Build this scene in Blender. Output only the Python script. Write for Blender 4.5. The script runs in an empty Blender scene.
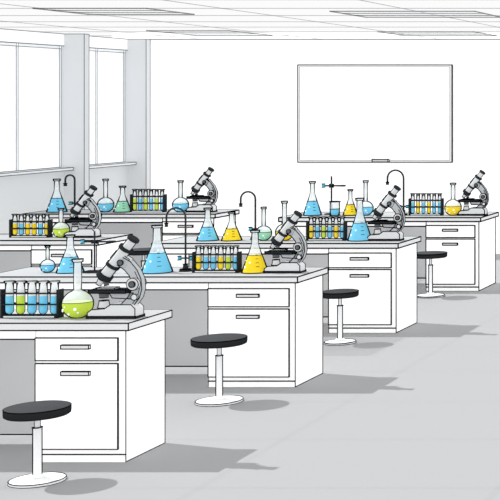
import bpy, bmesh, math
from mathutils import Vector, Matrix

scene = bpy.context.scene
try:
    scene.view_settings.view_transform = 'Standard'
    scene.view_settings.look = 'None'
except Exception as e:
    print(e)

# ------------------------------------------------------------ materials
MC = {}
def s2l(c):
    return tuple((v/12.92 if v <= .04045 else ((v+.055)/1.055)**2.4) for v in c)
def hexc(h):
    return s2l(tuple(int(h[i:i+2], 16)/255 for i in (0, 2, 4)))

def mat(name, hx, emit=0.12, rim=None, glass=None, rough_var=0.0):
    """flat ink-and-wash surface: diffuse + own glow in place of fill light, optional dark grazing edge (rim), optional see-through (glass)"""
    key = (name, hx, emit, rim, glass)
    if key in MC: return MC[key]
    m = bpy.data.materials.new(name); m.use_nodes = True
    nt = m.node_tree; nt.nodes.clear(); N = nt.nodes.new; L = nt.links.new
    out = N('ShaderNodeOutputMaterial')
    dif = N('ShaderNodeBsdfDiffuse'); emi = N('ShaderNodeEmission'); add = N('ShaderNodeAddShader')
    c = hexc(hx) + (1,)
    emi.inputs['Strength'].default_value = emit
    L(dif.outputs[0], add.inputs[0]); L(emi.outputs[0], add.inputs[1])
    src = None
    if rough_var > 0:
        noi = N('ShaderNodeTexNoise'); noi.inputs['Scale'].default_value = 0.35
        mx = N('ShaderNodeMix'); mx.data_type = 'RGBA'
        mx.inputs[6].default_value = c
        mx.inputs[7].default_value = tuple(min(1, v*(1+rough_var)) for v in c[:3]) + (1,)
        L(noi.outputs[0], mx.inputs[0]); src = mx.outputs[2]
    if rim is not None:
        lw = N('ShaderNodeLayerWeight'); lw.inputs['Blend'].default_value = 0.5
        gt = N('ShaderNodeMath'); gt.operation = 'GREATER_THAN'; gt.inputs[1].default_value = rim
        L(lw.outputs['Facing'], gt.inputs[0])
        mx = N('ShaderNodeMix'); mx.data_type = 'RGBA'
        mx.inputs[6].default_value = c; mx.inputs[7].default_value = (.015, .016, .018, 1)
        L(gt.outputs[0], mx.inputs[0]); src = mx.outputs[2]
    if src is not None:
        L(src, dif.inputs[0]); L(src, emi.inputs[0])
    else:
        dif.inputs[0].default_value = c; emi.inputs[0].default_value = c
    last = add.outputs[0]
    if glass is not None:
        tr = N('ShaderNodeBsdfTransparent'); ms = N('ShaderNodeMixShader')
        if rim is not None:
            ma = N('ShaderNodeMath'); ma.operation = 'MAXIMUM'; ma.inputs[1].default_value = glass
            L(gt.outputs[0], ma.inputs[0]); L(ma.outputs[0], ms.inputs[0])
        else:
            ms.inputs[0].default_value = glass
        L(tr.outputs[0], ms.inputs[1]); L(last, ms.inputs[2]); last = ms.outputs[0]
    L(last, out.inputs[0])
    MC[key] = m
    return m

def rimthr(rpx, w=1.0):
    k = 1 - w/max(rpx, w*1.6)
    return round(1 - math.sqrt(1 - k*k), 2)

INK = lambda: mat('ink_line', '0c0d0e', 0.0)
DARK = lambda: mat('dark_metal', '303336', 0.03)
SOFT = lambda: mat('soft_grey_line', '797c7f', 0.1)

# ------------------------------------------------------------ mesh builder
class B:
    def __init__(s, name, loc=(0, 0, 0), ppm=120, lw=0.5, ink=None):
        s.name = name; s.loc = loc; s.bm = bmesh.new(); s.mats = []; s.ppm = ppm
        s.lr = lw/ppm; s.ink = ink or INK()
    def mi(s, m):
        if m not in s.mats: s.mats.append(m)
        return s.mats.index(m)
    def face(s, vs, m, smooth=False):
        try:
            f = s.bm.faces.new(vs)
        except ValueError:
            return
        f.material_index = s.mi(m); f.smooth = smooth
    def line(s, a, b, r=None, m=None, n=4):
        r = r or s.lr; m = m or s.ink
        a = Vector(a); b = Vector(b); d = b-a
        if d.length < 1e-6: return
        d.normalize(); a = a-d*r*.7; b = b+d*r*.7
        u = d.orthogonal().normalized(); v = d.cross(u)
        ra = []; rb = []
        for i in range(n):
            t = 2*math.pi*(i+.5)/n; o = (u*math.cos(t)+v*math.sin(t))*r
            ra.append(s.bm.verts.new(a+o)); rb.append(s.bm.verts.new(b+o))
        for i in range(n):
            j = (i+1) % n; s.face([ra[i], ra[j], rb[j], rb[i]], m)
        s.face(ra[::-1], m); s.face(rb, m)
    def poly(s, pts, r=None, m=None, closed=False, n=4):
        k = len(pts)
        for i in range(k if closed else k-1):
            s.line(pts[i], pts[(i+1) % k], r, m, n)
    def sweep(s, pts, r, m, n=10, up=(0, 1, 0)):
        up = Vector(up); pts = [Vector(p) for p in pts]; rings = []
        for i, p in enumerate(pts):
            t = (pts[min(i+1, len(pts)-1)]-pts[max(i-1, 0)]).normalized()
            u = up; v = t.cross(u).normalized()
            rr = r[i] if isinstance(r, (list, tuple)) else r
            rings.append([s.bm.verts.new(p+(u*math.cos(2*math.pi*k/n)+v*math.sin(2*math.pi*k/n))*rr) for k in range(n)])
        for a, b in zip(rings, rings[1:]):
            for k in range(n):
                j = (k+1) % n; s.face([a[k], a[j], b[j], b[k]], m, True)
        s.face(rings[0][::-1], m); s.face(rings[-1], m)
    def box(s, x0, x1, y0, y1, z0, z1, m, lines=True, r=None):
        c = [(x, y, z) for z in (z0, z1) for y in (y0, y1) for x in (x0, x1)]
        v = [s.bm.verts.new(p) for p in c]
        for f in ((0, 2, 3, 1), (4, 5, 7, 6), (0, 1, 5, 4), (2, 6, 7, 3), (0, 4, 6, 2), (1, 3, 7, 5)):
            s.face([v[i] for i in f], m)
        if lines:
            for a, b in ((0, 1), (2, 3), (4, 5), (6, 7), (0, 2), (1, 3), (4, 6), (5, 7), (0, 4), (1, 5), (2, 6), (3, 7)):
                s.line(c[a], c[b], r)
    def prism(s, pts, y0, y1, m, lines=True):
        a = [s.bm.verts.new((x, y0, z)) for x, z in pts]; b = [s.bm.verts.new((x, y1, z)) for x, z in pts]
        s.face(a, m); s.face(b[::-1], m)
        k = len(pts)
        for i in range(k):
            j = (i+1) % k; s.face([a[j], a[i], b[i], b[j]], m)
        if lines:
            s.poly([(x, y0, z) for x, z in pts], closed=True); s.poly([(x, y1, z) for x, z in pts], closed=True)
    def lathe(s, prof, m_of, c=(0, 0, 0), n=32):
        rings = []
        for r, z in prof:
            r = max(r, 1e-4)
            rings.append([s.bm.verts.new((c[0]+r*math.cos(2*math.pi*k/n), c[1]+r*math.sin(2*math.pi*k/n), c[2]+z)) for k in range(n)])
        for i, (a, b) in enumerate(zip(rings, rings[1:])):
            m = m_of(i) if callable(m_of) else m_of
            for k in range(n):
                j = (k+1) % n; s.face([a[k], a[j], b[j], b[k]], m, True)
    def disc(s, c, r, m, n=32):
        s.face([s.bm.verts.new((c[0]+r*math.cos(2*math.pi*k/n), c[1]+r*math.sin(2*math.pi*k/n), c[2])) for k in range(n)], m)
    def ring(s, c, R, r=None, m=None, n=32, axis='z'):
        r = r or s.lr; m = m or s.ink; rings = []
        for i in range(n):
            t = 2*math.pi*i/n; row = []
            for j in range(5):
                q = 2*math.pi*j/5; rad = R+r*math.cos(q); h = r*math.sin(q)
                if axis == 'z': p = (c[0]+rad*math.cos(t), c[1]+rad*math.sin(t), c[2]+h)
                else: p = (c[0]+rad*math.cos(t), c[1]+h, c[2]+rad*math.sin(t))
                row.append(s.bm.verts.new(p))
            rings.append(row)
        for i in range(n):
            a = rings[i]; b = rings[(i+1) % n]
            for j in range(5):
                k = (j+1) % 5; s.face([a[j], a[k], b[k], b[j]], m, True)
    def cyl(s, p0, p1, r0, r1, m, n=20, caps=True, mcap=None, rings=True):
        p0 = Vector(p0); p1 = Vector(p1); d = (p1-p0).normalized()
        u = d.orthogonal().normalized(); v = d.cross(u)
        def rg(p, r): return [s.bm.verts.new(p+(u*math.cos(2*math.pi*k/n)+v*math.sin(2*math.pi*k/n))*r) for k in range(n)]
        a = rg(p0, r0); b = rg(p1, r1)
        for k in range(n):
            j = (k+1) % n; s.face([a[k], a[j], b[j], b[k]], m, True)
        if caps:
            s.face([s.bm.verts.new(w.co) for w in a][::-1], mcap or m); s.face([s.bm.verts.new(w.co) for w in b], mcap or m)
        if rings:
            for p, r in ((p0, r0), (p1, r1)):
                s.poly([p+(u*math.cos(2*math.pi*k/n)+v*math.sin(2*math.pi*k/n))*r for k in range(n)], closed=True, n=3)
    def done(s, recalc=True):
        me = bpy.data.meshes.new(s.name)
        if recalc: bmesh.ops.recalc_face_normals(s.bm, faces=s.bm.faces[:])
        s.bm.to_mesh(me); s.bm.free()
        for m in s.mats: me.materials.append(m)
        o = bpy.data.objects.new(s.name, me); o.location = s.loc
        bpy.context.collection.objects.link(o); return o

# ------------------------------------------------------------ palette
BLUE = '78cdee'; BLUE2 = 'aee2f6'
YEL = 'fbdb36'; YEL2 = 'fdea8c'
GRN = 'c8e152'; GRN2 = 'deee98'
TEAL = '98d8b8'; TEAL2 = 'c4e9d8'
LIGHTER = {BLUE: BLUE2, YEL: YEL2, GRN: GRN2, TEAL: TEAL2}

# ------------------------------------------------------------ lab ware
def bubbles(b, rfun, zs, ppm):
    wm = mat('bubble_white', 'f8fcff', .3)
    for ang, z, r in zs:
        R = rfun(z)
        a = math.radians(ang)
        c = Vector((R*math.cos(a), R*math.sin(a), z)); nrm = Vector((math.cos(a), math.sin(a), 0.05)).normalized()
        u = nrm.orthogonal().normalized(); v = nrm.cross(u)
        f = [b.bm.verts.new(c+nrm*0.004+(u*math.cos(t)+v*math.sin(t))*r) for t in [2*math.pi*i/10 for i in range(10)]]
        b.face(f, wm)

def round_flask(x, y, z, R, H, col, ppm, level=.55):
    b = B('round_bottom_flask', (x, y, z), ppm)
    rs = R*ppm
    liq = mat('liquid_'+col, col, .22, rimthr(rs, 1.1)); gl = mat('flask_glass', 'eef6f8', .25, rimthr(rs, 1.1), .5)
    nk = mat('flask_neck_glass', 'f2f7f8', .3, rimthr(rs*.3, .8), .6)
    cz = R*.93; rn = R*.27
    prof = [(0, 0), (R*.36, 0)]
    a0 = -math.acos(.37); a1 = math.acos(rn/R)
    lev = 2*R*level
    amid = math.asin(max(-1, min(1, (lev-cz)/R)))
    nl = 10
    for i in range(1, nl+1):
        a = a0+(amid-a0)*i/nl; prof.append((R*math.cos(a), cz+R*math.sin(a)))
    kl = len(prof)-1
    for i in range(1, 10):
        a = amid+(a1-amid)*i/9; prof.append((R*math.cos(a), cz+R*math.sin(a)))
    ks = len(prof)-1
    prof += [(rn, H*.95), (rn*1.35, H*.965), (rn*1.35, H)]
    b.lathe(prof, lambda i: liq if i < kl else (gl if i < ks else nk))
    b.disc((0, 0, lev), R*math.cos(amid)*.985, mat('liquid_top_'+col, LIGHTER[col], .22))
    b.ring((0, 0, lev), R*math.cos(amid), b.lr*.6)
    b.ring((0, 0, H), rn*1.35, b.lr*.9); b.ring((0, 0, H*.955), rn*1.3, b.lr*.8)
    b.ring((0, 0, .001+b.lr), R*.38, b.lr)
    rf = lambda zz: math.sqrt(max(0, R*R-(zz-cz)**2))
    bubbles(b, rf, [(-125, R*.6, R*.12), (-100, R*.35, R*.08), (-70, R*.7, R*.1), (-60, R*.45, R*.06), (-110, R*.85, R*.06)], ppm)
    return b.done(False)

def erlenmeyer(x, y, z, R, H, col, ppm, level=.42):
    b = B('erlenmeyer_flask', (x, y, z), ppm)
    rs = R*ppm
    rn = R*.27; zt = H*.66
    def rr(zz): return R + (rn-R)*(zz-.04*H)/(zt-.04*H)
    liq = mat('liquid_'+col, col, .22, rimthr(rs*.75, 1.1)); gl = mat('flask_glass', 'eef6f8', .25, rimthr(rs*.5, 1.0), .5)
    nk = mat('flask_neck_glass', 'f2f7f8', .3, rimthr(rs*.3, .8), .6)
    lev = H*level
    prof = [(0, 0), (R*.93, 0), (R, H*.02), (R, H*.04), (rr(lev), lev), (rr(zt*.93), zt*.93), (rn, zt*1.04), (rn, H*.95), (rn*1.35, H*.965), (rn*1.35, H)]
    b.lathe(prof, lambda i: liq if i < 4 else (gl if i < 6 else nk))
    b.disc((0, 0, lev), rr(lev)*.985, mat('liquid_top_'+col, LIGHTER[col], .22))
    b.ring((0, 0, lev), rr(lev), b.lr*.6); b.ring((0, 0, H), rn*1.35, b.lr*.9); b.ring((0, 0, H*.955), rn*1.3, b.lr*.8)
    b.ring((0, 0, .001+b.lr), R*.98, b.lr)
    for i in range(4):
        zz = H*(.16+.09*i); r0 = rr(zz)+.001
        b.poly([(r0*math.cos(math.radians(a)), r0*math.sin(math.radians(a)), zz) for a in (-62, -54, -46)], b.lr*.5)
    bubbles(b, rr, [(-120, H*.15, R*.1), (-95, H*.26, R*.08), (-130, H*.3, R*.06)], ppm)
    return b.done(False)

def beaker(x, y, z, R, H, col, ppm):
    b = B('beaker', (x, y, z), ppm)
    liq = mat('liquid_'+col, col, .22, rimthr(R*ppm)); gl = mat('flask_glass', 'eef6f8', .2, rimthr(R*ppm, .9), .45)
    b.lathe([(0, 0), (R, 0), (R, H*.5), (R, H), (R*1.1, H*1.03)], lambda i: liq if i < 2 else gl)
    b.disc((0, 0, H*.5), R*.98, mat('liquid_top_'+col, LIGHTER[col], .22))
    b.ring((0, 0, H*.5), R, b.lr*.7); b.ring((0, 0, H*1.03), R*1.1); b.ring((0, 0, b.lr), R)
    return b.done(False)

def rack(x, y, z, w, h, cols, ppm):
    b = B('test_tube_rack', (x, y, z), ppm)
    d = .034; k = DARK(); hw = w/2; t = 1.0/ppm
    b.box(-hw, hw, -d, d, 0, .02, k, False)
    zsf = h*.66
    for zz in (zsf, h*.36):
        for sy in (-1, 1):
            b.box(-hw, hw, sy*d-t*.5, sy*d+t*.5, zz, zz+t*1.4, k, False)
    b.box(-hw, hw, -d, d, zsf+t*.2, zsf+t*.9, k, False)
    for sx in (-1, 1):
        b.box(sx*hw-t*.8, sx*hw+t*.8, -d, d, 0, h*.78, k, False)
    wm = mat('rack_panel_edge', 'e8ebec', .2)
    b.box(-hw+.02, hw-.02, -d-.003, -d, .006, .015, wm, False)
    n = len(cols); r = w/n*.36
    for i, c in enumerate(cols):
        cx = -hw + w*(i+.5)/n
        gl = mat('tube_glass', 'f6fafb', .35, rimthr(r*ppm, .7), .75)
        liq = mat('tube_liquid_'+c, c, .28, rimthr(r*ppm, .6))
        z0 = .02; rr_ = min(r, .03)
        b.lathe([(0, z0), (rr_*.6, z0+r*.2), (rr_*.95, z0+r*.7), (rr_, z0+r*1.2), (rr_, h*.60), (rr_, h*.97), (rr_*1.25, h*.975), (rr_*1.25, h)],
                lambda i: liq if i < 4 else gl, (cx, 0, 0), 18)
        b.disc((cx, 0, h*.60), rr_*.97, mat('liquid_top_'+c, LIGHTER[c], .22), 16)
        b.ring((cx, 0, h), rr_*1.25, b.lr*.7, n=16)
    return b.done(False)

def microscope(x, y, z, H, ppm):
    b = B('microscope', (x, y, z), ppm)
    k = H/80.0
    P = lambda px, py: ((px-117)*k, (320-py)*k)
    P3 = lambda px, py, yy=0: ((px-117)*k, yy, (320-py)*k)
    body = mat('microscope_body', 'bfc3c6', .18); light = mat('microscope_light', 'e2e4e5', .2)
    k_ = DARK(); mid = mat('microscope_dark', '6a6e71', .08)
    tube = mat('microscope_tube', 'dcdfe0', .2, rimthr(6*k*ppm, .9))
    b.prism([P(93, 320), P(93, 314), P(97, 311), P(110, 310), P(116, 306), P(136, 306), P(140, 310), P(140, 320)], -.055, .055, light)
    b.prism([P(92, 320), P(92, 317.5), P(141, 317.5), P(141, 320)], -.057, .057, k_)
    outer = [(136, 308), (142, 300), (144.5, 291), (143.5, 281), (139.5, 272), (133, 264), (124, 259)]
    inner = [(119, 267), (127, 272), (132, 278), (134.5, 285), (134, 293), (130, 300), (122, 308)]
    b.prism([P(*q) for q in outer+inner], -.025, .025, body)
    ins = [(135, 306), (140, 299), (142, 291), (141, 281.5), (137.5, 274)]
    b.poly([P3(a, c, -.026) for a, c in ins], b.lr*.7)
    b.prism([P(93, 295), P(93, 291.5), P(130, 291.5), P(130, 295)], -.045, .045, k_)
    b.prism([P(115, 300), P(112, 295), P(136, 295), P(134, 301)], -.025, .025, body)
    b.box(P(100, 0)[0], P(118, 0)[0], -.03, .03, P(0, 291.5)[1], P(0, 290)[1], light)
    b.cyl(P3(105, 310), P3(105, 303), 6*k, 4.5*k, tube)
    b.cyl(P3(105, 300), P3(105, 295), 4*k, 5*k, mid)
    b.cyl(P3(107, 277), P3(126, 252.5), 6*k, 6*k, tube)
    b.cyl(P3(113, 269.3), P3(115, 266.7), 6.9*k, 6.9*k, k_, rings=False)
    b.cyl(P3(126, 252.5), P3(127.6, 250.4), 7.2*k, 7.2*k, k_, rings=False)
    b.cyl(P3(127.6, 250.4), P3(133.5, 243), 4.8*k, 4.8*k, tube)
    b.cyl(P3(133.5, 243), P3(135, 241), 6*k, 5.6*k, k_, rings=False)
    b.cyl(P3(104.3, 280.5), P3(107.5, 276.4), 7.6*k, 7.6*k, k_, rings=False)
    b.cyl(P3(99.5, 287), P3(103, 282), 2.6*k, 3.8*k, tube)
    b.cyl(P3(107.5, 288), P3(106.5, 281), 2.1*k, 3*k, mid)
    b.prism([P(113, 260), P(119, 253), P(132, 262), P(128, 270), P(119, 270)], -.022, .022, light)
    for sy in (-1, 1):
        b.cyl(P3(137, 286, sy*.025), P3(137, 286, sy*.05), 6*k, 6*k, light)
        b.cyl(P3(137, 286, sy*.05), P3(137, 286, sy*.06), 3.0*k, 3.0*k, mid)
        b.cyl(P3(138, 299, sy*.025), P3(138, 299, sy*.04), 3*k, 3*k, light)
        b.cyl(P3(124, 265, sy*.022), P3(124, 265, sy*.04), 2.8*k, 2.8*k, mid)
    return b.done()

def faucet(x, y, z, H, reach, ppm):
    b = B('gooseneck_faucet', (x, y, z), ppm)
    k = mat('faucet_metal', '3a3e40', .02); r = .9/ppm
    b.cyl((0, 0, 0), (0, 0, .02), .05, .045, DARK()); b.cyl((0, 0, .02), (0, 0, .06), .022, .018, k)
    R = reach/2; pts = [(0, 0, .03), (0, 0, H-R-.02), (0, 0, H-R)]
    for i in range(1, 13):
        a = math.pi*i/12; pts.append((-R+R*math.cos(a), 0, H-R+R*math.sin(a)))
    pts.append((-2*R, 0, H-R-.05))
    b.sweep(pts, r, k)
    b.cyl((-2*R, 0, H-R-.05), (-2*R, 0, H-R-.075), r*1.8, r*1.5, k)
    for sx in (-1, 1):
        b.sweep([(0, 0, .11), (sx*.05, 0, .11)], r*.9, k)
        b.cyl((sx*.05, 0, .095), (sx*.05, 0, .125), r*1.8, r*1.8, mat('tap_handle', '5ec3e0', .1))
    return b.done()

def stand(x, y, z, H, ppm):
    b = B('retort_stand', (x, y, z), ppm)
    k = DARK(); r = .8/ppm
    b.box(-.07, .07, -.05, .05, 0, .015, k, False)
    b.sweep([(0, 0, .015), (0, 0, H)], r, k)
    b.sweep([(-.1, 0, H*.75), (.1, 0, H*.75)], r, k)
    b.cyl((-.02, 0, H*.75), (.02, 0, H*.75), r*2.2, r*2.2, k)
    b.cyl((-.1, 0, H*.71), (-.1, 0, H*.8), r*2, r*2, mat('tap_handle', '5ec3e0', .1))
    b.ring((.1+.035, 0, H*.75), .035, r, k)
    b.line((.085, 0, H*.75), (.1, 0, H*.75), r, k)
    return b.done()

# ------------------------------------------------------------ furniture
def bench(xr, y0, W, cw, ppm, Dp=.5):
    """xr = right end of the cabinet, y0 = front, Dp = cabinet depth"""
    b = B('lab_bench', (xr-W/2, y0, 0), ppm, .68)
    h = W/2
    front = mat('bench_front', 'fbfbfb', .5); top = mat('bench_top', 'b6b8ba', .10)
    edge = mat('bench_top_edge', 'e2e3e4', .3); side = mat('bench_side', 'fafafa', .5)  # front and sides glow by themselves to read white
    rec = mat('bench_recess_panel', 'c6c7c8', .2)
    b.box(-h-.03, h+.03, -.025, Dp+.035, .85, .897, edge)
    b.box(-h-.03, h+.03, -.025, Dp+.035, .897, .9, top, False)
    def cab(x0, x1):
        b.box(x0, x1, 0, Dp, 0.0, .85, side)
        b.box(x0, x1, -.004, 0, .0, .85, front, False)
        for z0, z1 in ((.655, .80), (.085, .635)):
            b.box(x0, x1-.045, -.014, -.004, z0, z1, front, True, b.lr*.85)
            cx = (x0+x1-.045)/2; hz = z1-.055 if z1 > .7 else z1-.06
            b.box(cx-.09, cx+.09, -.034, -.014, hz-.012, hz+.012, edge, True, b.lr*.8)
        b.line((x0, -.006, .05), (x1, -.006, .05))
    cab(h-cw, h)
    b.box(-h, -h+.04, 0, Dp, 0, .85, side)
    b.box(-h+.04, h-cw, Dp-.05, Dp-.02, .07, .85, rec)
    b.box(-h+.04, h-cw, .0, .03, .79, .85, front)
    return b.done()

def stool(x, y, hs, r, ppm):
    b = B('lab_stool', (x, y, 0), ppm, .6)
    ch = mat('stool_chrome', 'f2f3f4', .3, rimthr(.026*ppm, .9)); ch2 = mat('stool_base', 'f2f3f4', .3)
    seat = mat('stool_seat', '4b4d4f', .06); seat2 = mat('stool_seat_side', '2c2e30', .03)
    b.cyl((0, 0, .0), (0, 0, .016), r*.84, r*.84, ch2, 40)
    b.lathe([(r*.82, .016), (r*.5, .020), (r*.2, .026), (.045, .035), (.034, .05)], ch2)
    b.cyl((0, 0, .035), (0, 0, hs*.72), .028, .028, ch, 20)
    b.cyl((0, 0, hs*.72), (0, 0, hs-.055), .018, .018, ch, 20)
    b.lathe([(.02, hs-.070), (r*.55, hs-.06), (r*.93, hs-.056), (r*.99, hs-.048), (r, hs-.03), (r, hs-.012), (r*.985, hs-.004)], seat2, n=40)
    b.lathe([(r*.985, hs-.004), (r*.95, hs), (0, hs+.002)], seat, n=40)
    b.ring((0, 0, hs-.006), r*.985, b.lr, n=40)
    return b.done()

# ------------------------------------------------------------ room
XL = -11.18; XP = -10.9; YB = 21.2; ZC = 3.247; XR = 3.5; YF = -1.5
b = B('floor', (0, 0, 0), 80)
fm = mat('floor_vinyl', 'a6a7a8', .06, rough_var=.02)
b.box(XL-.3, XR, YF, YB+.2, -.1, 0, fm, False); b.done()

b = B('wall_back', (0, 0, 0), 66)
b.box(XL-.3, XR, YB, YB+.2, 0, ZC+.1, mat('wall_paint_white', 'fbfbfb', .5), False); b.done()  # wall paint given its own glow to stay evenly bright

# ceiling made see-through with added glow to let sun in; translucent grey grid
m = bpy.data.materials.new('ceiling_see_through_glow'); m.use_nodes = True
nt = m.node_tree; nt.nodes.clear()
o_ = nt.nodes.new('ShaderNodeOutputMaterial'); a_ = nt.nodes.new('ShaderNodeAddShader')
t_ = nt.nodes.new('ShaderNodeBsdfTransparent'); e_ = nt.nodes.new('ShaderNodeEmission')
t_.inputs[0].default_value = (.9, .9, .9, 1); e_.inputs[0].default_value = (1, 1, 1, 1); e_.inputs[1].default_value = .2
nt.links.new(t_.outputs[0], a_.inputs[0]); nt.links.new(e_.outputs[0], a_.inputs[1]); nt.links.new(a_.outputs[0], o_.inputs[0])
CEIL = m
b = B('ceiling', (0, 0, ZC), 75)
v = [b.bm.verts.new(p) for p in ((XL-.3, YF, 0), (XR, YF, 0), (XR, YB, 0), (XL-.3, YB, 0))]
b.face(v, CEIL)
gm = mat('ceiling_grid_line', '5c5e60', .1, None, .36)
yy = YB-1.2
while yy > YF:
    b.line((XL, yy, 0), (XR, yy, 0), .004, gm); yy -= 1.2
xx = XL+1.1
while xx < XR:
    b.line((xx, YF, 0), (xx, YB, 0), .004, gm); xx += 1.8
b.line((XL, YB-.01, 0), (XR, YB-.01, 0), .006, mat('ceiling_edge_line', '55585a', .05))
b.done()

def ceiling_light(x0, x1, y0, y1):
    b = B('ceiling_light', (0, 0, ZC-.03), 80)
    gl = mat('louvre_line', '505356', .05, None, .5)
    fx = mat('light_diffuser', 'e8eaec', .55, None, .3)
    v = [b.bm.verts.new(p) for p in ((x0, y0, .005), (x1, y0, .005), (x1, y1, .005), (x0, y1, .005))]
    b.face(v, fx)
    b.poly([(x0, y0, 0), (x1, y0, 0), (x1, y1, 0), (x0, y1, 0)], .006, gl, True)
    for i in range(1, 3):
        y = y0+(y1-y0)*i/3
        b.line((x0, y, 0), (x1, y, 0), .0045, gl)
    b.done()
ceiling_light(-8.1, -7.0, 13.55, 14.5)
ceiling_light(-9.25, -8.2, 17.9, 19.2)
ceiling_light(-5.4, -3.95, 14.0, 15.0)
ceiling_light(-6.4, -5.15, 18.2, 19.3)

# left wall
S_ = SOFT()
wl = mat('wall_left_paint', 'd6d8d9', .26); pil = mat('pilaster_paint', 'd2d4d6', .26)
sillm = mat('sill_paint', 'e4e6e8', .3)
b = B('wall_left', (0, 0, 0), 75, .45, S_)
zs = 1.36; zt = 3.08
b.box(XL-.12, XL, YF, YB, 0, zs, wl, False)
b.box(XL-.12, XL, YF, YB, zt, ZC, mat('wall_header', 'f0f1f2', .4), True)
pys = [21.08, 19.42, 17.3, 15.4, 13.5, 11.6, 9.7]
for py in pys:
    b.box(XL-.12, XP, py, py+.12, 0, ZC, pil)
b.done()
b = B('trim_1', (0, 0, 0), 75, .45, S_)
for ya, yb_ in ((19.56, 21.06), (17.44, 19.40), (15.54, 17.28)):
    b.box(XL+.005, XL+.14, ya, yb_, zs, zs+.035, sillm)
b.done()
pane = mat('window_pane', 'eceef0', .45, None, .7)
fr = mat('window_frame', 'e8eaec', .38)
for i, (ya, yb_) in enumerate(((19.54, 21.08), (17.42, 19.42), (15.52, 17.3))):
    b = B('window_%d' % (i+1), (XL-.06, 0, 0), 75, .35, S_)
    b.box(-.005, .005, ya, yb_, zs, zt, pane, False)
    for yv in (ya+.02, (ya+yb_)/2, yb_-.02):
        b.box(-.02, .02, yv-.02, yv+.02, zs, zt, fr)
    b.box(-.02, .02, ya, yb_, zs, zs+.04, fr); b.box(-.02, .02, ya, yb_, zt-.04, zt, fr)
    b.done()

# whiteboard
b = B('whiteboard', (-7.485, YB-.03, 2.125), 66, .5)
b.box(-1.165, 1.165, -.01, .02, -.735, .735, mat('whiteboard_frame', 'f0f0f0', .4))
b.box(-1.135, 1.135, -.016, -.01, -.705, .705, mat('whiteboard_surface', 'fdfdfd', .45), True, .003)
b.box(-.02, .22, -.07, -.01, -.73, -.69, mat('whiteboard_tray', 'd0d2d4', .2))
b.done()

# ------------------------------------------------------------ benches
BR = -4.79
bench(BR, 9.01, 2.45, .575, 155, .5)
bench(BR+.125, 11.36, 2.5, .70, 123, .57)
bench(BR+.05, 14.0, 2.4, .67, 100, .64)
bench(BR+.02, 17.07, 2.4, .64, 82, .75)
bench(-7.9, 14.3, 2.4, .66, 98, .6)
bench(-8.25, 17.6, 2.36, .64, 80, .6)

stool(-5.085, 8.55, .46, .182, 160)
stool(-5.02, 10.8, .5, .20, 130)
stool(-5.08, 13.42, .5, .17, 104)
stool(-5.21, 16.6, .52, .19, 84)
stool(-8.9, 17.15, .5, .19, 82)
stool(-8.1, 13.9, .5, .19, 100)

Z = .9
# bench 1
rack(-5.507, 9.2, Z, .37, .24, [BLUE, GRN, BLUE, BLUE, BLUE], 152)
round_flask(-5.207, 9.2, Z, .096, .385, GRN, 152)
microscope(-4.954, 9.2, Z, .53, 152)
# bench 2
Y = 11.61
round_flask(-6.82, Y, Z, .058, .22, BLUE, 120)
erlenmeyer(-6.633, Y, Z, .105, .31, BLUE, 120)
stand(-6.43, Y, Z, .34, 120)
erlenmeyer(-5.912, Y, Z, .12, .39, BLUE, 120)
faucet(-5.715, Y+.08, Z, .53, .16, 120)
rack(-5.415, Y, Z, .37, .22, [YEL, BLUE, BLUE, YEL, GRN, BLUE], 120)
erlenmeyer(-5.10, Y, Z, .105, .35, YEL, 120)
microscope(-4.85, Y, Z, .5, 120)
# bench 3
Y = 14.25
erlenmeyer(-6.741, Y, Z, .107, .33, BLUE, 98)
erlenmeyer(-6.497, Y, Z, .1, .29, YEL, 98)
faucet(-6.30, Y+.1, Z, .49, .15, 98)
round_flask(-6.171, Y, Z, .08, .34, TEAL, 98)
round_flask(-5.96, Y, Z, .09, .4, YEL, 98)
rack(-5.53, Y, Z, .38, .24, [YEL, BLUE, GRN, BLUE, YEL, BLUE], 98)
erlenmeyer(-5.193, Y, Z, .12, .43, BLUE, 98)
microscope(-4.929, Y, Z, .55, 98)
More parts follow.
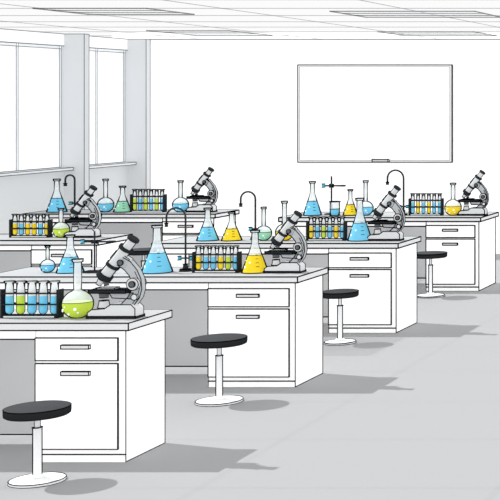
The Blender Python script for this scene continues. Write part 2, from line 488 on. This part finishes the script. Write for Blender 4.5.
# bench 4
Y = 17.35
erlenmeyer(-6.91, Y, Z, .11, .42, BLUE, 81)
stand(-6.72, Y+.12, Z, .48, 81)
beaker(-6.61, Y-.06, Z, .06, .17, BLUE, 81)
erlenmeyer(-6.44, Y, Z, .09, .32, YEL, 81)
round_flask(-6.25, Y, Z, .095, .43, BLUE, 81)
faucet(-5.78, Y, Z, .56, .2, 81)
rack(-5.50, Y, Z, .40, .27, [BLUE, YEL, BLUE, YEL, BLUE, BLUE], 81)
round_flask(-5.167, Y, Z, .105, .4, YEL, 81)
microscope(-4.92, Y, Z, .55, 81)
# left bench, nearer
Y = 14.58
rack(-8.738, Y, Z, .40, .24, [YEL, BLUE, YEL, YEL, BLUE, YEL], 96)
round_flask(-8.425, Y, Z, .085, .3, GRN, 96)
microscope(-8.20, Y, Z, .53, 96)
# left bench, farther
Y = 17.87
erlenmeyer(-10.38, Y, Z, .12, .42, BLUE, 78)
faucet(-10.18, Y+.05, Z, .47, .12, 78)
round_flask(-9.757, Y, Z, .10, .42, BLUE, 78)
erlenmeyer(-9.54, Y, Z, .11, .33, TEAL, 78)
rack(-9.21, Y, Z, .42, .29, [GRN, BLUE, GRN, BLUE, GRN, BLUE], 78)
round_flask(-8.80, Y, Z, .10, .4, BLUE, 78)
microscope(-8.53, Y, Z, .56, 78)

# ------------------------------------------------------------ light
w = bpy.data.worlds.new('World'); scene.world = w; w.use_nodes = True
bg = w.node_tree.nodes['Background']; bg.inputs[0].default_value = (1, 1, 1, 1); bg.inputs[1].default_value = .86
sd = bpy.data.lights.new('sun', 'SUN'); sd.energy = 3.2; sd.angle = math.radians(.7)
so = bpy.data.objects.new('sun', sd); bpy.context.collection.objects.link(so)
so.rotation_euler = Vector((.68, -.22, -.9)).to_track_quat('-Z', 'Y').to_euler()
so.location = (-8, 12, 6)

# ------------------------------------------------------------ camera
cd = bpy.data.cameras.new('camera'); cam = bpy.data.objects.new('camera', cd)
bpy.context.collection.objects.link(cam)
cam.location = (0, 0, 2.33); cam.rotation_euler = (math.radians(90), 0, 0)
cd.sensor_width = 36; cd.lens = 100.8; cd.shift_x = -1.24; cd.shift_y = -.30; cd.clip_end = 200
scene.camera = cam
